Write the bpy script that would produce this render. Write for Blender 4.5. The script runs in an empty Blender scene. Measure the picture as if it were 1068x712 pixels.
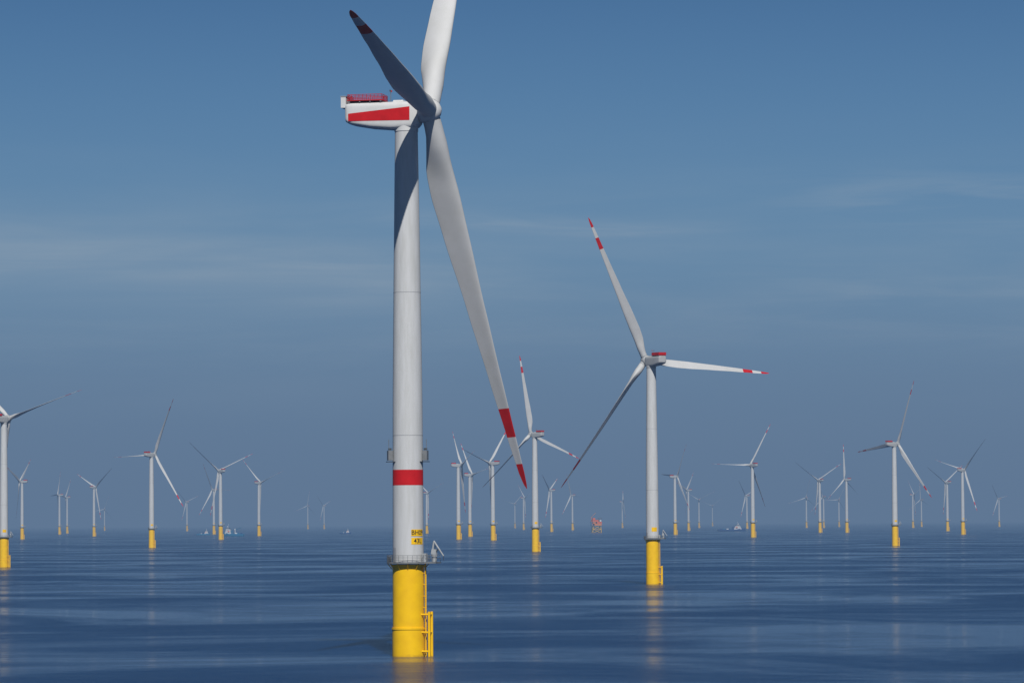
import bpy, math, random
from mathutils import Matrix, Vector
random.seed(7)
S = bpy.context.scene
COL = S.collection
R_ = math.radians
S.view_settings.view_transform = 'Standard'
S.view_settings.look = 'None'
S.view_settings.exposure = 0

# ------------------------------------------------------------------ camera
FPX = 4005.0
CAMZ = 23.4
PITCH = math.atan(189.0 / FPX)
ROLL = R_(-0.33)
CM = Matrix.Rotation(R_(90) + PITCH, 3, 'X') @ Matrix.Rotation(ROLL, 3, 'Z')
CP = Vector((0, 0, CAMZ))
cd = bpy.data.cameras.new('camera'); cam = bpy.data.objects.new('camera', cd); COL.objects.link(cam)
cd.sensor_width = 36; cd.lens = 135; cd.clip_start = 1; cd.clip_end = 250000
cam.matrix_world = Matrix.Translation(CP) @ CM.to_4x4()
S.camera = cam

def ray(px, py):
    return CM @ Vector(((px - 534) / FPX, -(py - 356) / FPX, -1))
def project(p):
    q = CM.transposed() @ (p - CP)
    return 534 + FPX * q.x / -q.z, 356 - FPX * q.y / -q.z
def ground(px, py):
    d = ray(px, py); t = -CAMZ / d.z
    return CP + d * t

# ------------------------------------------------------------------ materials
def new_mat(name):
    m = bpy.data.materials.new(name); m.use_nodes = True
    nt = m.node_tree; b = nt.nodes['Principled BSDF']
    return m, nt, b
def paint(name, col, rough=0.4, var=0.12, scale=0.25, spec=0.4, streak=0.0, metallic=0.0):
    m, nt, b = new_mat(name)
    N = nt.nodes; L = nt.links
    tc = N.new('ShaderNodeTexCoord')
    mp = N.new('ShaderNodeMapping'); mp.inputs['Scale'].default_value = (1, 1, 0.12 if streak else 1)
    L.new(tc.outputs['Object'], mp.inputs['Vector'])
    nz = N.new('ShaderNodeTexNoise'); nz.inputs['Scale'].default_value = scale * (4 if streak else 1); nz.inputs['Detail'].default_value = 6
    nz.inputs['Roughness'].default_value = 0.65
    L.new(mp.outputs[0], nz.inputs['Vector'])
    cr = N.new('ShaderNodeValToRGB')
    cr.color_ramp.elements[0].position = 0.3; cr.color_ramp.elements[1].position = 0.62
    d = 1 - var
    cr.color_ramp.elements[0].color = (col[0]*d, col[1]*d, col[2]*d*0.97, 1)
    cr.color_ramp.elements[1].color = (*col, 1)
    L.new(nz.outputs['Fac'], cr.inputs['Fac'])
    L.new(cr.outputs[0], b.inputs['Base Color'])
    b.inputs['Roughness'].default_value = rough
    b.inputs['Specular IOR Level'].default_value = spec
    b.inputs['Metallic'].default_value = metallic
    return m
M = {}
M['white'] = paint('tower_white', (0.53, 0.54, 0.55), 0.5, 0.14, 0.3, 0.25, streak=1)
M['blade'] = paint('blade_white', (0.54, 0.545, 0.55), 0.6, 0.10, 0.15, 0.05)
M['nac'] = paint('nacelle_white', (0.58, 0.585, 0.59), 0.5, 0.10, 0.5, 0.2)
M['nacg'] = paint('nacelle_grey', (0.38, 0.39, 0.40), 0.5, 0.10, 0.5, 0.2)
M['red'] = paint('signal_red', (0.52, 0.010, 0.014), 0.6, 0.18, 0.5, 0.08)
M['rail'] = paint('railing_red', (0.46, 0.012, 0.016), 0.6, 0.18, 0.5, 0.08)
M['blade_shaded'] = paint('blade_white_shaded', (0.17, 0.175, 0.18), 0.6, 0.10, 0.15, 0.03)  # blade white darkened: shade of the underside put into the colour
M['red_shaded'] = paint('signal_red_shaded', (0.11, 0.03, 0.03), 0.6, 0.10, 0.15, 0.03)  # band red darkened the same way, shade in the colour
M['seam'] = paint('seam_grey', (0.34, 0.35, 0.37), 0.5, 0.1)
M['steel'] = paint('galvanised_steel', (0.17, 0.18, 0.19), 0.5, 0.25, 1.0, 0.4)
M['craneg'] = paint('crane_grey', (0.36, 0.38, 0.40), 0.5, 0.25, 1.0, 0.3)
M['dark'] = paint('dark_grey', (0.05, 0.055, 0.06), 0.5, 0.2, 1.0)
M['letter'] = paint('letter_black', (0.012, 0.012, 0.014), 0.5, 0.1)
M['navy'] = paint('hull_blue', (0.01, 0.06, 0.20), 0.4, 0.2, 0.05)
M['teal'] = paint('hull_teal', (0.015, 0.16, 0.32), 0.4, 0.2, 0.05)
M['shipwhite'] = paint('ship_white', (0.76, 0.77, 0.78), 0.4, 0.08, 0.1)
M['orange'] = paint('ship_orange', (0.80, 0.14, 0.03), 0.45, 0.15, 0.1)
M['glass'] = paint('window_glass', (0.02, 0.03, 0.04), 0.12, 0.1)
M['tan'] = paint('topside_ochre', (0.80, 0.27, 0.05), 0.5, 0.25, 0.1)
def yellow_mat():
    m, nt, b = new_mat('signal_yellow'); N = nt.nodes; L = nt.links
    tc = N.new('ShaderNodeTexCoord'); sx = N.new('ShaderNodeSeparateXYZ'); L.new(tc.outputs['Object'], sx.inputs[0])
    nz = N.new('ShaderNodeTexNoise'); nz.inputs['Scale'].default_value = .45; nz.inputs['Detail'].default_value = 7; L.new(tc.outputs['Object'], nz.inputs['Vector'])
    cr = N.new('ShaderNodeValToRGB'); cr.color_ramp.elements[0].position = .3; cr.color_ramp.elements[1].position = .65
    cr.color_ramp.elements[0].color = (.78, .45, .004, 1); cr.color_ramp.elements[1].color = (.88, .53, .003, 1)
    L.new(nz.outputs['Fac'], cr.inputs['Fac'])
    n2 = N.new('ShaderNodeTexNoise'); n2.inputs['Scale'].default_value = 1.1; n2.inputs['Detail'].default_value = 6; L.new(tc.outputs['Object'], n2.inputs['Vector'])
    ad = N.new('ShaderNodeMath'); ad.operation = 'MULTIPLY_ADD'; ad.inputs[1].default_value = 1.2; L.new(n2.outputs['Fac'], ad.inputs[0]); 
    neg = N.new('ShaderNodeMath'); neg.operation = 'MULTIPLY'; neg.inputs[1].default_value = -1; L.new(sx.outputs['Z'], neg.inputs[0]); L.new(neg.outputs[0], ad.inputs[2])
    mr = N.new('ShaderNodeMapRange'); mr.inputs['From Min'].default_value = .25; mr.inputs['From Max'].default_value = .8; mr.inputs['To Max'].default_value = .6; L.new(ad.outputs[0], mr.inputs['Value'])
    mx = N.new('ShaderNodeMix'); mx.data_type = 'RGBA'; L.new(mr.outputs[0], mx.inputs['Factor']); L.new(cr.outputs[0], mx.inputs['A']); mx.inputs['B'].default_value = (.30, .17, .02, 1)
    L.new(mx.outputs['Result'], b.inputs['Base Color']); b.inputs['Roughness'].default_value = .5
    b.inputs['Specular IOR Level'].default_value = .2
    return m
M['yellow'] = yellow_mat()

# ------------------------------------------------------------------ mesh helper
class MB:
    def __init__(s): s.v = []; s.f = []; s.mi = []; s.sm = []; s.mats = []
    def m(s, k):
        if k not in s.mats: s.mats.append(k)
        return s.mats.index(k)
    def face(s, idx, k, smooth=False): s.f.append(idx); s.mi.append(s.m(k)); s.sm.append(smooth)
    def loft(s, rings, k, cap=True, smooth=True, matf=None):
        n = len(rings[0]); o = len(s.v)
        for r in rings: s.v.extend([Vector(p) for p in r])
        for i in range(len(rings) - 1):
            kk = matf(i) if matf else k
            for j in range(n):
                a = o + i*n + j; b = o + i*n + (j+1) % n
                s.face((a, b, b + n, a + n), kk, smooth)
        if cap:
            for r, rev in ((rings[0], True), (rings[-1], False)):
                o2 = len(s.v); s.v.extend([Vector(p) for p in r])
                ii = list(range(o2, o2 + n))
                s.face(tuple(reversed(ii)) if rev else tuple(ii), (matf(0) if rev else matf(len(rings)-2)) if matf else k, False)
    def lathe(s, prof, k, n=32, cx=0, cy=0, cap=True, smooth=True):
        s.loft([[(cx + r*math.cos(2*math.pi*j/n), cy + r*math.sin(2*math.pi*j/n), z) for j in range(n)] for z, r in prof], k, cap, smooth)
    def box(s, c, d, k, mat=None, taper=1.0):
        x, y, z = d[0]/2, d[1]/2, d[2]/2
        P = [(-x,-y,-z),(x,-y,-z),(x,y,-z),(-x,y,-z),(-x*taper,-y*taper,z),(x*taper,-y*taper,z),(x*taper,y*taper,z),(-x*taper,y*taper,z)]
        o = len(s.v)
        for p in P:
            q = Vector(p)
            if mat: q = mat @ q
            s.v.append(q + Vector(c))
        for f in ((0,3,2,1),(4,5,6,7),(0,1,5,4),(1,2,6,5),(2,3,7,6),(3,0,4,7)):
            s.face(tuple(o + i for i in f), k)
    def tube(s, a, b, r, k, n=8, r2=None):
        a = Vector(a); b = Vector(b); d = (b - a).normalized()
        u = d.cross(Vector((0, 0, 1)))
        if u.length < 1e-3: u = Vector((1, 0, 0))
        u.normalize(); w = d.cross(u)
        if r2 is None: r2 = r
        s.loft([[p + (u*math.cos(2*math.pi*j/n) + w*math.sin(2*math.pi*j/n))*rr for j in range(n)] for p, rr in ((a, r), (b, r2))], k)
    def ringtube(s, z, R, r, k, n=32, cx=0, cy=0, a0=0, a1=2*math.pi):
        pts = [(cx + R*math.cos(a0 + (a1-a0)*j/n), cy + R*math.sin(a0 + (a1-a0)*j/n), z) for j in range(n + 1)]
        for p, q in zip(pts[:-1], pts[1:]): s.tube(p, q, r, k, 6)
    def mesh(s, name):
        me = bpy.data.meshes.new(name); me.from_pydata([tuple(v) for v in s.v], [], s.f)
        for k in s.mats: me.materials.append(M[k])
        me.polygons.foreach_set('material_index', s.mi); me.polygons.foreach_set('use_smooth', s.sm)
        me.update(); return me
    def build(s, name, parent=None):
        o = bpy.data.objects.new(name, s.mesh(name)); COL.objects.link(o); o.parent = parent
        return o
def empty(name, loc, label, cat, group=None):
    o = bpy.data.objects.new(name, None); COL.objects.link(o); o.location = loc
    o.empty_display_size = 2
    o['label'] = label; o['category'] = cat
    if group: o['group'] = group
    return o

# ------------------------------------------------------------------ turbine geometry
HUBZ = 95.0; OVER = 4.6; RB = 66.5; TILT = R_(-5); CONE = R_(2.2)

def lerp_tab(tab, x):
    for (x0, y0), (x1, y1) in zip(tab[:-1], tab[1:]):
        if x <= x1:
            t = (x - x0) / (x1 - x0); t = max(0, t)
            return y0 + (y1 - y0) * (t*t*(3-2*t)*0.5 + t*0.5)
    return tab[-1][1]
def blade_mesh(kw, kr):
    chord = [(0, 2.75), (.04, 2.95), (.08, 3.55), (.14, 4.3), (.2, 4.55), (.3, 4.15), (.5, 3.05), (.7, 2.15), (.85, 1.5), (.95, 1.0), (.985, .6), (1, .12)]
    thick = [(0, 1.0), (.05, .95), (.1, .70), (.17, .44), (.25, .33), (.4, .26), (.7, .19), (1, .16)]
    twist = [(0, 14), (.15, 14), (.3, 8), (.5, 4), (.75, 1), (1, -1)]
    st = sorted(set([round(i/48, 4) for i in range(0, 49)] + [.775, .855, .93, .955, .99, .995]))
    n = 28; rings = []
    for f in st:
        z = 1.4 + (RB - 1.4) * f
        c = lerp_tab(chord, f); t = lerp_tab(thick, f); tw = R_(lerp_tab(twist, f))
        w = min(1, max(0, (f - .02) / .12)); w = w*w*(3-2*w)
        pb = 1.6 * f ** 2.2
        ring = []
        for j in range(n):
            a = 2*math.pi*j/n
            cy, cx = .5*math.cos(a), .5*math.sin(a)
            xc = .5*(1 - math.cos(a))
            sh = 5*(.2969*math.sqrt(max(xc, 0)) - .126*xc - .3516*xc*xc + .2843*xc**3 - .1036*xc**4)
            ay = .32 - xc; ax = (sh*t if math.sin(a) >= 0 else -sh*t*.75) + .04*math.sin(math.pi*xc)
            y = ((1-w)*cy + w*ay) * c; x = ((1-w)*cx + w*ax) * c
            xr = x*math.cos(tw) + y*math.sin(tw); yr = -x*math.sin(tw) + y*math.cos(tw)
            ring.append((xr + pb, yr, z))
        rings.append(ring)
    mb = MB()
    def mf(i):
        f = (st[i] + st[i+1]) / 2
        return kr if (.775 < f < .855 or f > .93) else kw
    mb.loft(rings, kw, matf=mf)
    return mb.mesh('blade')
BLADE = blade_mesh('blade', 'red')
BLADE_SHADED = blade_mesh('blade_shaded', 'red_shaded')  # copy of the blade with shade painted into its colours

def super_ring(x, cz, hw, hh, e=4.0, n=40):
    out = []
    for j in range(n):
        a = 2*math.pi*(j + .5)/n
        c, s_ = math.cos(a), math.sin(a)
        out.append((x, hw*math.copysign(abs(c)**(2/e), c), cz + hh*math.copysign(abs(s_)**(2/e), s_)))
    return out

def curved_text(mb, txt, az, z, size, R, key):
    cu = bpy.data.curves.new('t', 'FONT'); cu.body = txt; cu.size = size; cu.align_x = 'CENTER'; cu.align_y = 'CENTER'
    cu.extrude = 0.0; cu.offset = 0.012*size
    ob = bpy.data.objects.new('t', cu); COL.objects.link(ob)
    bpy.context.view_layer.update()
    me = bpy.data.meshes.new_from_object(ob)
    o = len(mb.v)
    for v in me.vertices:
        a = az + v.co.x / R
        mb.v.append(Vector((R*math.cos(a), R*math.sin(a), z + v.co.y)))
    for p in me.polygons: mb.face(tuple(o + i for i in p.vertices), key)
    bpy.data.objects.remove(ob); bpy.data.meshes.remove(me); bpy.data.curves.remove(cu)

def make_turbine(name, hero):
    tp = 16.0 if hero else 19.0
    root = empty(name, (0, 0, 0), 'x', 'wind turbine')
    # transition piece
    mb = MB(); r = 2.75
    mb.lathe([(-8, r+.1), (4.7, r+.1)], 'yellow', 48, cap=False)
    mb.lathe([(4.7, r+.1), (4.7, r+.2), (5.0, r+.2), (5.0, r)], 'yellow', 48, cap=False, smooth=False)
    mb.lathe([(5.0, r), (tp-.45, r)], 'yellow', 48, cap=False)
    mb.lathe([(tp-.45, r), (tp-.45, r+.2), (tp, r+.2), (tp, r-.4)], 'yellow', 48, cap=False, smooth=False)
    tpo = mb.build('transition_piece', root)
    mb = MB()
    az = R_(-16)
    ca, sa = math.cos(az), math.sin(az)
    def P(rad, tan, z): return (ca*rad - sa*tan, sa*rad + ca*tan, z)
    for t in (-.8, .8):
        mb.tube(P(4.0, t, -3), P(4.0, t, 7.8), .24, 'yellow', 10)
        for z in (.9, 4.2, 7.3): mb.tube(P(2.6, t, z), P(4.0, t, z), .16, 'yellow')
    for z in (4.2, 7.3): mb.tube(P(4.0, -.8, z), P(4.0, .8, z), .14, 'yellow')
    mb.build('boat_landing', tpo)
    mb = MB()
    for t in (-.28, .28): mb.tube(P(3.15, t, -1), P(3.15, t, tp+.2), .08, 'yellow', 6)
    for i in range(int((tp+1)/.4)): mb.tube(P(3.15, -.28, -.8 + i*.4), P(3.15, .28, -.8 + i*.4), .03, 'yellow', 5)
    for i in range(4):
        z = 8.5 + i*2.0
        if z < tp - .3:
            mb.tube(P(2.6, .28, z), P(3.15, .28, z), .05, 'yellow', 5); mb.tube(P(2.6, -.28, z), P(3.15, -.28, z), .05, 'yellow', 5)
    mb.build('access_ladder', tpo)
    P2 = lambda a, rr, z: (rr*math.cos(R_(a)), rr*math.sin(R_(a)), z)
    for a in (60, 150):
        mb = MB()
        mb.tube(P2(a, 3.0, -3), P2(a, 3.0, tp-.6), .13, 'yellow', 8)
        for z in (3, 8, 13): mb.tube(P2(a, 2.7, z), P2(a, 3.0, z), .1, 'yellow', 6)
        mb.build('cable_tube', tpo)
    # platform
    mb = MB(); pz = tp + .15; pt = .3 if hero else .6
    mb.lathe([(pz, 2.6), (pz, 3.75), (pz+pt, 3.75), (pz+pt, 2.6)], 'steel', 40, cap=False, smooth=False)
    mb.box((ca*4.2, sa*4.2, pz+pt/2), (2.6, 3.2, pt-.03), 'steel', Matrix.Rotation(az, 3, 'Z'))
    for i in range(12):
        a = 2*math.pi*i/12
        mb.tube((2.8*math.cos(a), 2.8*math.sin(a), pz-1.0), (3.6*math.cos(a), 3.6*math.sin(a), pz), .08, 'yellow', 6)
    plat = mb.build('work_platform', root)
    mb = MB()
    for i in range(28):
        a = 2*math.pi*i/28
        mb.tube((3.7*math.cos(a), 3.7*math.sin(a), pz+.3), (3.7*math.cos(a), 3.7*math.sin(a), pz+1.45), .035, 'steel', 5)
    for z in (pz+.6, pz+.9, pz+1.2, pz+1.45): mb.ringtube(z, 3.7, .035, 'steel', 40)
    for t in (-1.55, 1.55):
        for rr in (4.0, 4.7, 5.45): mb.tube(P(rr, t, pz+.3), P(rr, t, pz+1.45), .035, 'steel', 5)
        for z in (pz+.9, pz+1.45): mb.tube(P(3.6, t, z), P(5.45, t, z), .035, 'steel', 5)
    for z in (pz+.9, pz+1.45): mb.tube(P(5.45, -1.55, z), P(5.45, 1.55, z), .035, 'steel', 5)
    mb.build('railing', plat)
    # davit crane: slewing post, housing and a boom parked slanting down outwards
    mb = MB()
    c0 = P(4.7, .3, pz+.3)
    mb.lathe([(pz+.3, .4), (pz+1.2, .35), (pz+1.2, .5), (pz+1.6, .5)], 'craneg', 16, c0[0], c0[1], smooth=False)
    RZ = Matrix.Rotation(R_(-20), 3, 'Z')
    mb.box((c0[0]-.05, c0[1], pz+2.05), (.95, .75, .85), 'craneg', RZ, .8)
    top = (c0[0] - .1, c0[1] - .1, pz+3.9)
    mb.tube((c0[0]-.3, c0[1], pz+2.3), top, .19, 'craneg', 10, .13)
    end = (c0[0] + 1.6, c0[1]-.7, pz+1.3)
    mb.tube(top, end, .17, 'craneg', 10, .12)
    mb.tube((c0[0]+.2, c0[1]-.1, pz+1.9), (c0[0]+.75, c0[1]-.35, pz+2.6), .09, 'dark', 8)
    mb.tube((c0[0]+.1, c0[1]+.3, pz+2.3), (c0[0]+.1, c0[1]+.3, pz+3.2), .06, 'dark', 6)
    mb.tube(end, (end[0], end[1], pz+.5), .05, 'dark', 6)
    mb.build('davit_crane', plat)
    mb = MB(); mb.box(P(3.35, -1.0, pz+1.05), (.7, .95, 1.45), 'craneg', Matrix.Rotation(az, 3, 'Z')); mb.build('equipment_cabinet', plat)
    mb = MB(); mb.box((-3.2, -.9, pz+.78), (.55, .8, .9), 'dark'); mb.build('equipment_cabinet', plat)
    # tower
    mb = MB(); top = 92.2
    def tr(z):
        if z < 42: return 2.72 - .10*(z-tp)/(42-tp)
        t = (z-42)/(top-42); return 2.62 - .62*t**1.15
    zs = [tp+.1 + (top-tp-.1)*i/40 for i in range(41)]
    mb.lathe([(z, tr(z)) for z in zs], 'white', 56)
    for z in ((38.5, 63.5) if hero else (40, 66)):
        mb.lathe([(z-.06, tr(z)+.012), (z+.06, tr(z)+.012)], 'seam', 48, cap=False)
    tw = mb.build('tower', root)
    if hero:
        mb = MB(); mb.lathe([(29.8, tr(29.8)+.015), (32.5, tr(32.5)+.015)], 'red', 56, cap=False)
        mb.build('red_band', tw)
        for sx in (-1, 1):
            mb = MB(); w = Matrix.Rotation(R_(-14*sx), 3, 'Z')
            mb.box(w @ Vector((sx*3.2, 0, 35.0)), (.8, 1.2, 1.7), 'steel', w)
            mb.box(w @ Vector((sx*3.2, 0, 36.1)), (.5, .5, .35), 'dark', w)
            mb.tube(w @ Vector((sx*2.5, 0, 34.3)), w @ Vector((sx*3.2, 0, 34.3)), .08, 'steel')
            mb.tube(w @ Vector((sx*3.5, -.5, 36)), w @ Vector((sx*3.5, -.5, 37.8)), .05, 'steel', 6)
            mb.box(w @ Vector((sx*3.1, -.2, 33.9)), (1.4, 1.7, .12), 'dark', w)
            mb.build('aviation_light', tw)
    # identification panel
    mb = MB(); paz = R_(-50) if hero else R_(-74); RR = 2.75; n = 14
    for z0, z1 in (((20.95, 22.1), (19.5, 20.65)) if hero else ((22.4, 24.2),)):
        hw = 1.3 if hero else 1.2
        ang = [paz + (-hw + 2*hw*i/n)/RR for i in range(n + 1)]
        for a, b in zip(ang[:-1], ang[1:]):
            o = len(mb.v)
            for aa, z in ((a, z0), (b, z0), (b, z1), (a, z1)): mb.v.append(Vector((RR*math.cos(aa), RR*math.sin(aa), z)))
            mb.face((o, o+1, o+2, o+3), 'yellow')
    if hero:
        curved_text(mb, 'BH09', paz, 21.52, 1.15, RR+.02, 'letter')
        curved_text(mb, '43L', paz, 20.07, 1.15, RR+.02, 'letter')
    mb.build('identification_panel', tw)
    mb = MB(); da = R_(-150); RR = 2.73
    for i in range(6):
        a = da + (-.5 + i/6)/RR; b = da + (-.5 + (i+1)/6)/RR
        k = len(mb.v)
        for aa, z in ((a, tp+.5), (b, tp+.5), (b, tp+2.9), (a, tp+2.9)): mb.v.append(Vector(((RR+.03)*math.cos(aa), (RR+.03)*math.sin(aa), z)))
        mb.face((k, k+1, k+2, k+3), 'seam')
    mb.build('tower_door', tw)
    # nacelle (local frame: x along rotor axis, origin on tower axis at hub height)
    mb = MB(); nk = 'nac' if hero else 'nacg'; ns_ = 1.0 if hero else .88
    prof = [(-10.7, .25, 1.5, 1.3), (-10.55, .2, 1.9, 1.6), (-10.1, .12, 2.1, 1.8), (-9.2, 0, 2.2, 1.95), (-6, -.28, 2.2, 2.25), (-2.5, -.42, 2.2, 2.42), (1.2, -.38, 2.2, 2.38), (2.0, -.25, 2.1, 2.25), (2.5, -.1, 1.8, 1.9)]
    mb.loft([super_ring(x*(1 if x > 0 else ns_), cz, hw*ns_, hh*ns_, 6.0) for x, cz, hw, hh in prof], nk)
    mb.lathe([(-3.2, 2.1), (-2.1, 2.1)], nk, 36)
    nac = mb.build('nacelle', root)
    if hero:
        mb = MB()
        for sy in (-1, 1):
            o = len(mb.v); ns = 12
            for i in range(ns+1):
                t = i/ns; x = -10.0 + 11.1*t
                z0 = -1.3 - .1*t; z1 = .0 + 1.0*t
                y = sy*2.235
                if x < -9.2: y = sy*(2.235 - (-9.2-x)*.1)
                mb.v += [Vector((x, y, z0)), Vector((x, y, z1))]
            for i in range(ns):
                a = o + 2*i
                mb.face((a, a+2, a+3, a+1) if sy < 0 else (a, a+1, a+3, a+2), 'red')
        mb.build('red_stripe', nac)
    mb = MB()
    x0, x1 = (-10.1, -3.9) if hero else (-9.0, -3.4)
    yw = 2.1 if hero else 1.85; zf = 0 if hero else -.25
    rt = 3.35 if hero else 3.45
    mb.box(((x0+x1)/2, 0, 2.32+zf), (x1-x0+.2, 2*yw+.1, .12), 'rail')
    for i in range(4): mb.box((x0+.3+(x1-x0-.6)*i/3, 0, 2.13+zf), (.2, 2*yw-.1, .25), 'steel')
    for i in range(10):
        xx = x0 + (x1-x0)*i/9
        for sy in (-yw, yw): mb.tube((xx, sy, 2.38+zf), (xx, sy, rt+zf), .05, 'rail', 5)
    for yy in [(-yw + 2*yw/4*i) for i in range(5)]:
        for sx in (x0, x1): mb.tube((sx, yy, 2.38+zf), (sx, yy, rt+zf), .05, 'rail', 5)
    for z in (2.6, 2.85, 3.1, rt):
        for sy in (-yw, yw): mb.tube((x0, sy, z+zf), (x1, sy, z+zf), .05, 'rail', 5)
        for sx in (x0, x1): mb.tube((sx, -yw, z+zf), (sx, yw, z+zf), .05, 'rail', 5)
    if not hero:
        for sy in (-yw, yw): mb.box(((x0+x1)/2, sy, 2.9+zf), (x1-x0, .05, .95), 'red')
        mb.box((x0, 0, 2.9+zf), (.05, 2*yw-.1, .95), 'red')
    mb.build('hoist_platform', nac)
    if hero:
        mb = MB()
        mb.box((-11.0, 0, 2.1), (.9, 3.2, 1.9), 'nac'); mb.box((-11.0, 0, 3.15), (1.05, 3.4, .12), 'seam')
        mb.box((-11.5, 0, 2.1), (.05, 2.6, 1.4), 'dark')
        mb.build('cooler_box', nac)
    mb = MB()
    mb.tube((-3.0, .9, 1.7), (-3.0, .9, 4.3), .06, 'steel', 6); mb.tube((-3.0, .4, 4.0), (-3.0, 1.4, 4.0), .04, 'steel', 6)
    mb.box((-3.0, .4, 4.15), (.2, .2, .3), 'dark'); mb.box((-3.0, 1.4, 4.15), (.2, .2, .3), 'red')
    mb.build('weather_mast', nac)
    mb = MB(); mb.box((-1.2, 0, 2.1 + zf), (2.0, 2.4, .4), nk, None, .85); mb.build('roof_hatch', nac)
    # hub
    mb = MB()
    pr = [(-1.9, 1.75), (-1.85, 1.95), (-1.0, 2.08), (0, 2.1), (.8, 1.95), (1.4, 1.6), (1.85, 1.1), (2.1, .5), (2.17, .1)]
    mb.loft([[(x, rr*math.cos(2*math.pi*j/36), rr*math.sin(2*math.pi*j/36)) for j in range(36)] for x, rr in pr], nk)
    for k in range(3):
        q = Matrix.Rotation(R_(120*k), 3, 'X')
        a = q @ Vector((0, 0, 1.2)); b = q @ Vector((0, 0, 2.45))
        mb.tube(a, b, 1.48, nk, 28, 1.44)
    mb.build('hub', root)
    for k in range(3):
        o = bpy.data.objects.new('blade', BLADE); COL.objects.link(o); o.parent = root
    return root

def pose(root, yaw, phase, pitch, cone=CONE, over=OVER, bs=1.0, bw=1.0):
    Y = Matrix.Rotation(yaw, 4, 'Z')
    NM = Y @ Matrix.Translation((0, 0, HUBZ))
    HM = NM @ Matrix.Rotation(TILT, 4, 'Y') @ Matrix.Translation((over, 0, 0))
    k = 0
    for c in root.children:
        n = c.name.split('.')[0]
        if n == 'nacelle': c.matrix_local = NM
        elif n == 'hub': c.matrix_local = HM @ Matrix.Rotation(phase, 4, 'X')
        elif n == 'blade':
            c.matrix_local = HM @ Matrix.Rotation(phase + k*2*math.pi/3, 4, 'X') @ Matrix.Rotation(cone, 4, 'Y') @ Matrix.Rotation(pitch, 4, 'Z') @ Matrix.Diagonal((bw, bw, bs, 1)); k += 1

def copy_tree(o, parent=None):
    c = o.copy(); COL.objects.link(c); c.parent = parent
    for ch in list(o.children): copy_tree(ch, c)
    return c

def tips_of(loc, s, yaw, phase):
    Y = Matrix.Rotation(yaw, 3, 'Z'); T = Matrix.Rotation(TILT, 3, 'Y')
    out = []
    for k in range(3):
        d = Matrix.Rotation(phase + k*2*math.pi/3, 3, 'X') @ Vector((math.sin(CONE)*RB + 1.2, 0, RB))
        p = Vector((0, 0, HUBZ)) + Y @ (T @ (Vector((OVER, 0, 0)) + d))
        out.append(project(loc + p*s))
    return out

def widths(yaw, phase, p):
    Rm = Matrix.Rotation(yaw, 3, 'Z') @ Matrix.Rotation(TILT, 3, 'Y'); out = []
    for k in range(3):
        B = Rm @ Matrix.Rotation(phase + k*2*math.pi/3, 3, 'X') @ Matrix.Rotation(p - R_(5), 3, 'Z')
        r = B @ Vector((0, 0, 1)); c = B @ Vector((0, 1, 0))
        l = math.hypot(r.x, r.z) + 1e-6
        out.append((abs(c.x*r.z - c.z*r.x)/l, r.x/l, r.z/l))
    return out
def best_pitch(yaw, phase):
    best = None
    for d in range(-88, -8, 4):
        ws = widths(yaw, phase, R_(d))
        e = sum(wd*wd for wd, rx, rz in ws if rx > .1) + .004*abs(d+50)/10
        if best is None or e < best[0]: best = (e, R_(d))
    return best[1]

def solve(bx, by, hx, hy, lo=.88, hi=1.13):
    g = ground(bx, by)
    D = math.hypot(g.x, g.y)
    def hz(D):
        d = ray(hx, hy); return CAMZ + d.z*D/math.hypot(d.x, d.y)
    s = hz(D)/HUBZ
    if not lo <= s <= hi or D > 16500:
        s = min(hi, max(lo, s))
        span = (by - hy)/FPX
        D = s*HUBZ/span
    d = ray(bx, (by+hy)/2); h = math.hypot(d.x, d.y)
    return Vector((d.x/h*D, d.y/h*D, 0)), s

def fit(loc, s, tips):
    best = None
    for iy in range(0, 72):
        yaw = 2*math.pi*iy/72
        for ip in range(0, 36):
            ph = (2*math.pi/3)*ip/36
            T = tips_of(loc, s, yaw, ph); e = 6.0
            used = []
            for t in tips:
                ds = [((t[0]-q[0])**2 + (t[1]-q[1])**2, k) for k, q in enumerate(T) if k not in used]
                m = min(ds); used.append(m[1]); e += m[0]
            e *= 1 + 2.0*max(0, -math.sin(yaw))
            if best is None or e < best[0]: best = (e, yaw, ph)
    return best

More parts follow.
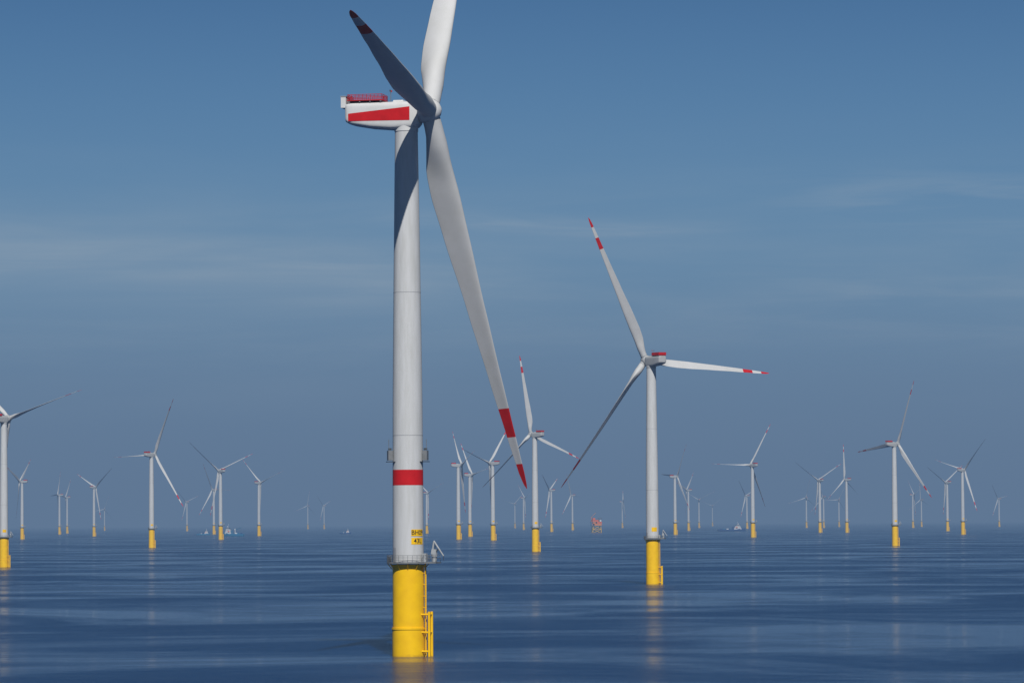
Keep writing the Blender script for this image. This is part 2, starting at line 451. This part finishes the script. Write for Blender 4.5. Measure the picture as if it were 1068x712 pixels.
SPEC = [
 # bx, by, hx, hy, tips, label
 (680,609,678,376,[(602,238),(803,389),(580,504)],'second largest wind turbine, standing right of the big foreground one, yellow base with platform'),
 (558,575,556,453,[(542,374),(605,475)],'wind turbine with one blade straight up, between the two largest turbines'),
 (4,591,4,438,[(91,401)],'wind turbine cut off by the left edge of the photo, one blade reaching in'),
 (158,571,158,474,[(186,421),(118,477),(187,515)],'tallest complete wind turbine left of the foreground tower, white on yellow base'),
 (23,562,22,502,[(35,480),(8,489)],'small wind turbine second from the left edge'),
 (62,557,62,516,[(67,494),(57,535)],'hazy wind turbine, left one of the close pair near the left edge'),
 (70,555,70,518,[(75,505),(58,519)],'hazy wind turbine, right one of the close pair near the left edge'),
 (98,559,97,508,[(117,492),(80,498)],'wind turbine with blades in a wide V, just left of the tallest left-hand turbine'),
 (109,553,109,531,[],'very small faint wind turbine just left of the tallest left-hand turbine'),
 (195,552,195,522,[(207,517),(183,512)],'small faint wind turbine between the tallest left-hand one and the vessels'),
 (230,562,230,491,[(266,475),(195,467)],'wind turbine on yellow base directly beside the blue work vessel'),
 (223,553,223,507,[(206,482),(240,512)],'fainter wind turbine just behind and left of the one beside the blue vessel'),
 (270,558,270,503,[(297,494),(254,486)],'wind turbine on yellow base just right of the blue work vessel'),
 (321,550,321,526,[],'tiny faint wind turbine, left of the two between blue vessel and big tower'),
 (338,550,338,526,[(346,525),(330,521)],'tiny faint wind turbine, right of the two between blue vessel and big tower'),
 (445,556,445,514,[(463,509),(432,505)],'small wind turbine partly hidden behind the big foreground tower, just right of it'),
 (478,557,476,480,[(473,460),(500,478)],'slim wind turbine, first right of the foreground tower, under its long blade'),
 (490,558,490,494,[(479,468),(512,492)],'wind turbine second in the cluster just right of the big foreground tower'),
 (514,563,513,483,[(527,455),(480,478)],'wind turbine on bright yellow base, nearest in the cluster under the long foreground blade'),
 (537,549,537,524,[],'tiny faint wind turbine left of the tip of the long foreground blade'),
 (546,551,546,518,[(538,512),(556,518)],'small faint wind turbine right below the tip of the long foreground blade'),
 (575,551,574,508,[(582,502),(566,500)],'small wind turbine just right of the one with a blade straight up'),
 (597,550,596,514,[(592,501),(606,520)],'small faint wind turbine left of the distant sea platform'),
 (649,549,649,522,[(650,511)],'tiny faint wind turbine right of the distant sea platform'),
 (704,557,703,497,[(713,466),(687,497)],'wind turbine on yellow base first right of the second largest turbine'),
 (718,551,717,509,[(724,500),(706,510)],'small wind turbine second right of the second largest turbine'),
 (729,549,729,520,[],'tiny faint wind turbine third right of the second largest turbine'),
 (743,548,743,527,[],'tiniest faint wind turbine, just left of the ship on the right'),
 (785,560,784,485,[(800,445),(738,484)],'wind turbine beside the right-hand ship, one blade pointing level left'),
 (779,551,779,517,[(787,510)],'small faint wind turbine hidden close behind the one beside the right-hand ship'),
 (841,549,841,518,[],'small faint wind turbine left of the crowded group right of the ship'),
 (855,552,853,498,[(826,484),(876,487)],'wind turbine with two blades raised in a V, right of the right-hand ship'),
 (859,549,859,517,[],'small faint wind turbine close behind the one with two blades in a V'),
 (883,555,881,500,[(880,467),(896,514)],'wind turbine with one blade straight up, left of the tallest right-hand turbine'),
 (875,549,875,521,[],'tiny faint wind turbine between the V bladed and the upright bladed one'),
 (933,569,931,463,[(951,410),(888,469),(964,503)],'tallest wind turbine on the right side of the photo, white on yellow base'),
 (952,549,952,515,[(946,506),(962,512)],'small faint wind turbine immediately right of the tallest right-hand turbine'),
 (961,549,961,521,[],'tiny faint wind turbine second right of the tallest right-hand turbine'),
 (988,552,987,502,[(962,489),(1000,490)],'wind turbine on the left of the close pair near the right edge'),
 (1004,557,1002,490,[(1026,464),(973,486)],'wind turbine on the right of the close pair near the right edge'),
 (1042,549,1041,520,[(1035,511),(1051,520)],'small faint wind turbine nearest the right edge of the photo'),
]

hero = make_turbine('wind_turbine', True)
loc, s = solve(425, 684, 421.5, 118.5)
hero.location = loc; hero.scale = (s, s, s)
pose(hero, R_(-12), R_(82.5), R_(-82), R_(3.8), 4.2, 1.10, 1.12)
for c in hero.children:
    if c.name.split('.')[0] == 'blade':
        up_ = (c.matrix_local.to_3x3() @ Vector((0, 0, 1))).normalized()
        if abs(up_.z) < .4: c.data = BLADE_SHADED; c['label'] = 'blade with shade painted in, pointing up and left'  # blade seen from its shaded side takes the darkened colours
hero['label'] = 'huge foreground wind turbine with red tower band, shade-darkened blade and red striped nacelle'
hero['group'] = 'wind turbines standing in the sea'

proto = make_turbine('wind_turbine', False)
for i, (bx, by, hx, hy, tips, lab) in enumerate(SPEC):
    o = proto if i == 0 else copy_tree(proto)
    loc, s = solve(bx, by, hx, hy)
    if tips: e, yaw, ph = fit(loc, s, tips)
    else: e, yaw, ph = -1, R_(random.uniform(95, 145)), R_(random.uniform(0, 120))
    o.location = loc; o.scale = (s, s, s)
    if i == 0: pose(o, yaw, ph, R_(-37), bs=1.0)
    elif i == 1: pose(o, yaw, ph, R_(-35), bs=.98)
    else: pose(o, yaw, ph, best_pitch(yaw, ph), bs=.96, bw=.88)
    o['label'] = lab; o['category'] = 'wind turbine'; o['group'] = 'wind turbines standing in the sea'

# ------------------------------------------------------------------ vessels
def vessel(name, px, py, lpx, heading, hullk, label, crane=False, deck='orange', dmax=11500, zs=1.45, low='shipwhite'):
    g = ground(px, py); D = math.hypot(g.x, g.y)
    if D > dmax: g = g*(dmax/D); D = dmax; g.z = 0
    Lm = lpx*D/FPX/abs(math.cos(heading))
    root = empty(name, (g.x, g.y, 0), label, 'ship'); root.rotation_euler = (0, 0, heading)
    k = Lm/80
    root.scale = (k, k, k*zs)
    mb = MB(); rings = []
    for x, w, zd in [(-40, 6.5, 4.5), (-38, 8, 4.5), (-20, 8.6, 4.4), (5, 8.6, 4.6), (20, 8.0, 6.8), (30, 5.6, 7.6), (37, 2.4, 8.3), (40.5, .25, 8.9)]:
        wb = w*.72; xo = -1.6 if x > 30 else 0
        rings.append([(x+xo, -wb, -2), (x, -w, zd*.5), (x, -w, zd), (x, w, zd), (x, w, zd*.5), (x+xo, wb, -2)])
    mb.loft(rings, hullk, smooth=False)
    hull = mb.build('hull', root)
    mb = MB(); mb.box((-17, -8.3, 5.0), (44, .3, 1.2), hullk); mb.box((-17, 8.3, 5.0), (44, .3, 1.2), hullk); mb.box((-18, 0, 4.75), (36, 14, .3), deck)
    mb.build('bulwark', hull)
    mb = MB()
    for i, (x0, x1, w, z0, z1) in enumerate([(6, 27, 14, 5.5, 9), (8, 25, 13, 9, 12), (10, 24, 12, 12, 15), (13, 23, 13.5, 15, 18)]):
        mb.box(((x0+x1)/2, 0, (z0+z1)/2), (x1-x0, w, z1-z0-.1), low if i < 1 else 'shipwhite'); mb.box(((x0+x1)/2, 0, z1-.05), (x1-x0+.8, w+.8, .12), 'seam')
    sup = mb.build('superstructure', root)
    mb = MB()
    mb.box((18, 0, 16.8), (10.15, 13.7, 1.3), 'glass')
    mb.build('bridge_window', sup)
    for z, x0, x1, w in ((7.2, 8, 26, 14), (10.4, 10, 24, 13), (13.5, 12, 23, 12)):
        n = 7
        for i in range(n):
            x = x0 + (x1-x0)*(i+.5)/n
            for sy in (-1, 1):
                mb = MB(); mb.box((x, sy*(w/2+.02), z), (1.1, .1, 1.0), 'glass'); mb.build('cabin_window', sup)
    mb = MB(); mb.tube((17, 0, 18), (17, 0, 27), .35, 'shipwhite', 8, .15); mb.box((17, 0, 23), (.4, 4.5, .3), 'shipwhite'); mb.box((17, 0, 25), (1.8, .4, .4), 'shipwhite')
    mb.build('mast', root)
    mb = MB(); mb.lathe([(17.9, .5), (19.5, .5), (20, .9), (20.9, 1.3), (21.8, .9)], 'shipwhite', 12, 20, 2); mb.build('radar_dome', root)
    for sy in (-4.5, 4.5):
        mb = MB(); mb.box((4, sy, 8.7), (2.4, 1.8, 8.5), deck, None, .85); mb.build('funnel', root)
    if crane:
        mb = MB(); mb.lathe([(4.5, 1.3), (12, 1.1), (14, 1.5)], 'shipwhite', 12, -10, 5); mb.tube((-10, 5, 13.5), (-33, 3, 19), .8, 'teal', 8, .4); mb.tube((-10, 5, 17), (-33, 3, 19), .15, 'dark', 5)
        mb.box((-10, 5, 15), (3, 3, 2.2), 'shipwhite')
        mb.build('deck_crane', root)
    for i in range(3):
        mb = MB(); mb.box((-30 + i*9, (-2, 3, -1)[i], 6.2), (6, 3, 2.6), ('navy', 'teal', 'shipwhite')[i]); mb.build('deck_container', root)
    for sy in (7.9, -7.9):
        mb = MB(); mb.loft([[(x, sy+w*math.cos(a), 10.5+w*math.sin(a)) for a in [j*math.pi/5 for j in range(10)]] for x, w in ((10, .3), (11, 1.2), (15, 1.2), (16.5, .4))], 'orange'); mb.build('lifeboat', root)
    return root
vessel('work_vessel', 243, 552, 23, R_(160), 'teal', 'blue and white work vessel between two turbines on the left', True, 'teal', dmax=7600, zs=1.6, low='shipwhite')
vessel('crew_boat', 212, 552, 14, R_(15), 'teal', 'small blue boat just left of the blue and white work vessel', False, 'navy', dmax=8600, low='shipwhite')
vessel('crew_boat', 360, 551, 12, R_(10), 'navy', 'tiny distant boat left of the big foreground tower', False, 'navy', dmax=9000)
vessel('supply_ship', 763, 550, 29, R_(8), 'navy', 'long low blue supply ship beside a turbine on the right', False, 'navy', dmax=9400, zs=1.0, low='shipwhite')

# ------------------------------------------------------------------ substation
def substation(px, D):
    d = ray(px, 545); h = math.hypot(d.x, d.y)
    root = empty('sea_platform', (d.x/h*D, d.y/h*D, 0), 'distant boxy orange sea platform on legs on the horizon between turbines', 'platform')
    root.rotation_euler = (0, 0, R_(12))
    root.scale = (.64, .64, .74)
    mb = MB()
    for sx in (-1, 1):
        for sy in (-1, 1):
            mb.tube((sx*17, sy*12, -10), (sx*14, sy*10, 22), 1.1, 'yellow')
    for z0, z1 in ((-2, 10), (10, 21)):
        for sy in (-1, 1):
            for sx in (-1, 1): mb.tube((sx*15.6, sy*11, z0), (-sx*14.6, sy*10.5, z1), .5, 'yellow')
        for sx in (-1, 1): mb.tube((sx*15.6, -11, z0), (sx*14.6, 10.5, z1), .5, 'yellow')
    for sy in (-1, 1): mb.tube((-15, sy*11, 10), (15, sy*11, 10), .5, 'yellow')
    mb.build('jacket', root)
    mb = MB()
    for z, w, xc in ((22, 40, 0), (28, 36, 2), (34, 38, -2), (40, 26, -4)): mb.box((xc, 0, z), (w, 28, .9), 'steel')
    mb.box((3, -2, 25), (26, 23, 5), 'tan'); mb.box((8, -2, 31), (18, 23, 5), 'orange'); mb.box((-10, -2, 30.5), (9, 22, 4), 'tan')
    mb.box((-6, -2, 37), (22, 23, 5), 'orange'); mb.box((13, -2, 37), (6, 18, 4.5), 'shipwhite')
    mb.box((-10, 0, 43), (9, 12, 5), 'orange')
    for x in (-18, -6, 6, 17):
        for sy in (-13.5, 13.5): mb.box((x, sy, 28.5), (.8, .8, 13), 'orange')
    mb.build('topside', root)
    mb = MB(); mb.lathe([(45.0, 8.5), (46, 8.5)], 'steel', 8, 14, 0)
    for a in range(4): mb.tube((13+4*math.cos(a*1.57), 4*math.sin(a*1.57), 34), (14+6*math.cos(a*1.57), 6*math.sin(a*1.57), 45), .4, 'steel')
    mb.build('helicopter_deck', root)
    mb = MB(); mb.lathe([(34.5, 1), (49, .9)], 'tan', 10, -17, 8); mb.tube((-17, 8, 48), (-2, 4, 61), .6, 'tan', 6); mb.build('crane', root)
    mb = MB(); mb.tube((-8, -4, 45), (-8, -4, 64), .5, 'steel', 6, .15); mb.build('antenna_mast', root)
substation(622, 9000)

# ------------------------------------------------------------------ sea
def sea_mat():
    m, nt, b = new_mat('sea_water'); N = nt.nodes; L = nt.links
    g = N.new('ShaderNodeNewGeometry')
    def noise(sc, scale, det=4, rough=.6, dist=0.0, rot=0.0):
        mp = N.new('ShaderNodeMapping'); mp.inputs['Scale'].default_value = sc; mp.inputs['Rotation'].default_value = (0, 0, rot)
        L.new(g.outputs['Position'], mp.inputs['Vector'])
        z = N.new('ShaderNodeTexNoise'); z.inputs['Scale'].default_value = scale; z.inputs['Detail'].default_value = det; z.inputs['Roughness'].default_value = rough
        z.inputs['Distortion'].default_value = dist
        L.new(mp.outputs[0], z.inputs['Vector']); return z.outputs['Fac']
    patch = noise((.007, .007, 1), 1.0, 9, .65, .8, .12)
    mr = N.new('ShaderNodeMapRange'); mr.interpolation_type = 'SMOOTHSTEP'; mr.inputs['From Min'].default_value = .38; mr.inputs['From Max'].default_value = .62
    mr.inputs['To Min'].default_value = .18; mr.inputs['To Max'].default_value = 1.0; L.new(patch, mr.inputs['Value'])
    w1 = noise((.05, .12, 1), 1.0, 4, .55, .2, .2)
    w2 = noise((.28, .52, 1), 1.0, 5, .64, .2, -.2)
    w3 = noise((1.6, 2.2, 1), 1.0, 3, .6)
    def madd(a, k, c=None):
        x = N.new('ShaderNodeMath'); x.operation = 'MULTIPLY_ADD'; x.inputs[1].default_value = k; L.new(a, x.inputs[0])
        if c is not None: L.new(c, x.inputs[2])
        else: x.inputs[2].default_value = 0
        return x.outputs[0]
    hgt = madd(w1, 2.4, madd(w2, 1.4, madd(w3, .25)))
    bp = N.new('ShaderNodeBump'); bp.inputs['Distance'].default_value = 1.0; L.new(hgt, bp.inputs['Height'])
    st = N.new('ShaderNodeMath'); st.operation = 'MULTIPLY'; st.inputs[1].default_value = 1.0; L.new(mr.outputs[0], st.inputs[0]); L.new(st.outputs[0], bp.inputs['Strength'])
    L.new(bp.outputs[0], b.inputs['Normal'])
    b.inputs['Base Color'].default_value = (.001, .024, .090, 1)
    rr = N.new('ShaderNodeMapRange'); rr.inputs['To Min'].default_value = .11; rr.inputs['To Max'].default_value = .26
    rr.inputs['From Min'].default_value = .18
    L.new(mr.outputs[0], rr.inputs['Value']); L.new(rr.outputs[0], b.inputs['Roughness'])
    b.inputs['IOR'].default_value = 1.333
    return m
def sea():
    n = 60; X = 70000; Y0 = -8000; Y1 = 70000
    mb = MB(); M['sea'] = sea_mat()
    for j in range(n+1):
        for i in range(n+1):
            u = i/n*2-1; v = j/n
            mb.v.append(Vector((X*u*abs(u)**.6, Y0 + (Y1-Y0)*v**1.6, 0)))
    for j in range(n):
        for i in range(n):
            a = j*(n+1)+i; mb.face((a, a+1, a+n+2, a+n+1), 'sea')
    o = mb.build('water'); o['kind'] = 'structure'; o['label'] = 'calm dark blue sea with faint ripple bands'; o['category'] = 'sea'
sea()

# ------------------------------------------------------------------ hazy air
def haze_mat(name, SIG):
    m = bpy.data.materials.new(name); m.use_nodes = True; nt = m.node_tree; nt.nodes.clear()
    out = nt.nodes.new('ShaderNodeOutputMaterial'); ab = nt.nodes.new('ShaderNodeVolumeAbsorption'); em = nt.nodes.new('ShaderNodeEmission'); ad = nt.nodes.new('ShaderNodeAddShader')
    ab.inputs['Color'].default_value = (0, 0, 0, 1); ab.inputs['Density'].default_value = SIG
    em.inputs['Color'].default_value = (.116, .185, .295, 1); em.inputs['Strength'].default_value = SIG
    nt.links.new(ab.outputs[0], ad.inputs[0]); nt.links.new(em.outputs[0], ad.inputs[1]); nt.links.new(ad.outputs[0], out.inputs['Volume'])
    return m
M['haze'] = haze_mat('hazy_air', 7.2e-5)
mb = MB(); mb.box((0, 0, 140), (130000, 130000, 300), 'haze'); o = mb.build('sky'); o['kind'] = 'structure'; o['label'] = 'hazy blue air over the sea'; o['category'] = 'sky'

# ------------------------------------------------------------------ world and sun
SUN_EL = R_(44); SUN_AZ = R_(-84)   # direction to the sun: camera side, slightly to the right
sd = Vector((math.cos(SUN_EL)*math.cos(SUN_AZ), math.cos(SUN_EL)*math.sin(SUN_AZ), math.sin(SUN_EL)))
w = bpy.data.worlds.new('World'); S.world = w; w.use_nodes = True; nt = w.node_tree; N = nt.nodes; L = nt.links
bg = N['Background']; bg.inputs['Strength'].default_value = .1
sk = N.new('ShaderNodeTexSky'); sk.sky_type = 'NISHITA'; sk.sun_disc = False; sk.sun_elevation = SUN_EL
sk.sun_rotation = math.atan2(sd.x, sd.y)
sk.air_density = 1.2; sk.dust_density = 1.0
dim = N.new('ShaderNodeMix'); dim.data_type = 'RGBA'; dim.blend_type = 'MULTIPLY'; dim.inputs['Factor'].default_value = 1; dim.inputs['B'].default_value = (.05, .12, .22, 1); L.new(sk.outputs[0], dim.inputs['A'])
tc = N.new('ShaderNodeTexCoord'); sx = N.new('ShaderNodeSeparateXYZ'); L.new(tc.outputs['Generated'], sx.inputs[0])
mr = N.new('ShaderNodeMapRange'); mr.inputs['From Max'].default_value = .2; L.new(sx.outputs['Z'], mr.inputs['Value'])
cr = N.new('ShaderNodeValToRGB'); L.new(mr.outputs[0], cr.inputs['Fac'])
stops = [(0, (.116, .185, .295)), (.18, (.130, .214, .334)), (.33, (.150, .280, .425)), (.493, (.102, .234, .412)), (.68, (.060, .162, .335)), (1, (.024, .090, .235))]
e = cr.color_ramp.elements
while len(e) < len(stops): e.new(.5)
for el, (p, c) in zip(e, stops): el.position = p; el.color = (c[0], c[1], c[2], 1)
cr.color_ramp.interpolation = 'B_SPLINE'
def mth(op, a, b=None, c=None, clamp=False):
    x = N.new('ShaderNodeMath'); x.operation = op; x.use_clamp = clamp
    for i, v in enumerate((a, b, c)):
        if v is None: continue
        if isinstance(v, (int, float)): x.inputs[i].default_value = v
        else: L.new(v, x.inputs[i])
    return x.outputs[0]
def cn(sc, det, lo, hi, dist=0, off=(0, 0, 0)):
    mp = N.new('ShaderNodeMapping'); mp.inputs['Scale'].default_value = sc; mp.inputs['Location'].default_value = off; L.new(tc.outputs['Generated'], mp.inputs[0])
    z = N.new('ShaderNodeTexNoise'); z.inputs['Scale'].default_value = 1.0; z.inputs['Detail'].default_value = det; z.inputs['Roughness'].default_value = .56; z.inputs['Distortion'].default_value = dist
    L.new(mp.outputs[0], z.inputs['Vector'])
    q = N.new('ShaderNodeMapRange'); q.interpolation_type = 'SMOOTHSTEP'; q.inputs['From Min'].default_value = lo; q.inputs['From Max'].default_value = hi; L.new(z.outputs['Fac'], q.inputs['Value'])
    return q.outputs[0]
def sstep(v, lo, hi):
    q = N.new('ShaderNodeMapRange'); q.interpolation_type = 'SMOOTHSTEP'; q.inputs['From Min'].default_value = lo; q.inputs['From Max'].default_value = hi; L.new(v, q.inputs['Value']); return q.outputs[0]
def gauss(v, c, wd):
    d = mth('DIVIDE', mth('SUBTRACT', v, c), wd)
    return mth('EXPONENT', mth('MULTIPLY', mth('MULTIPLY', d, d), -1))
X_, Z_ = sx.outputs['X'], sx.outputs['Z']
c1 = cn((7, 7, 55), 7, .40, .72, .3)
c2 = cn((12, 12, 140), 8, .38, .72, .6)
c3 = cn((16, 16, 200), 8, .36, .68, .8, (3, 1, 2))
zz = mth('ADD', Z_, mth('MULTIPLY', X_, .05))
band1 = mth('MULTIPLY', mth('MULTIPLY', gauss(zz, .0625, .0095), mth('SUBTRACT', 1, sstep(X_, -.05, .03))), mth('MULTIPLY_ADD', c2, .5, .5))
band2 = mth('MULTIPLY', mth('MULTIPLY', gauss(zz, .0775, .0026), mth('MULTIPLY', sstep(X_, -.05, .0), mth('SUBTRACT', 1, sstep(X_, .03, .075)))), mth('MULTIPLY_ADD', c3, .75, .25))
band3 = mth('MULTIPLY', mth('MULTIPLY', gauss(zz, .088, .006), sstep(X_, .05, .11)), c3)
band4 = mth('MULTIPLY', mth('MULTIPLY', gauss(zz, .062, .010), sstep(X_, .04, .10)), c2)
gen = mth('MULTIPLY', mth('MULTIPLY', c1, gauss(Z_, .062, .024)), .24)
alpha = mth('ADD', gen, mth('MULTIPLY', band1, .44))
alpha = mth('ADD', alpha, mth('MULTIPLY', band2, .38))
alpha = mth('ADD', alpha, mth('MULTIPLY', band3, .32))
alpha = mth('ADD', alpha, mth('MULTIPLY', band4, .26), clamp=True)
mxc = N.new('ShaderNodeMix'); mxc.data_type = 'RGBA'; L.new(alpha, mxc.inputs['Factor']); L.new(cr.outputs[0], mxc.inputs['A']); mxc.inputs['B'].default_value = (.345, .42, .49, 1)
up = N.new('ShaderNodeMix'); up.data_type = 'RGBA'; up.blend_type = 'MULTIPLY'; up.inputs['Factor'].default_value = 1; up.inputs['B'].default_value = (10, 10, 10, 1); up.clamp_result = False; L.new(mxc.outputs['Result'], up.inputs['A'])
bl = N.new('ShaderNodeMapRange'); bl.interpolation_type = 'SMOOTHSTEP'; bl.inputs['From Min'].default_value = .14; bl.inputs['From Max'].default_value = .32; L.new(Z_, bl.inputs['Value'])
fin = N.new('ShaderNodeMix'); fin.data_type = 'RGBA'; L.new(bl.outputs[0], fin.inputs['Factor']); L.new(up.outputs['Result'], fin.inputs['A']); L.new(dim.outputs['Result'], fin.inputs['B'])
L.new(fin.outputs['Result'], bg.inputs['Color'])

sl = bpy.data.lights.new('sun', 'SUN'); sl.energy = 4.5; sl.angle = R_(.5); sl.color = (1, .965, .91)
so = bpy.data.objects.new('sun', sl); COL.objects.link(so); so.rotation_euler = sd.to_track_quat('Z', 'Y').to_euler(); so.location = (0, 0, 200)
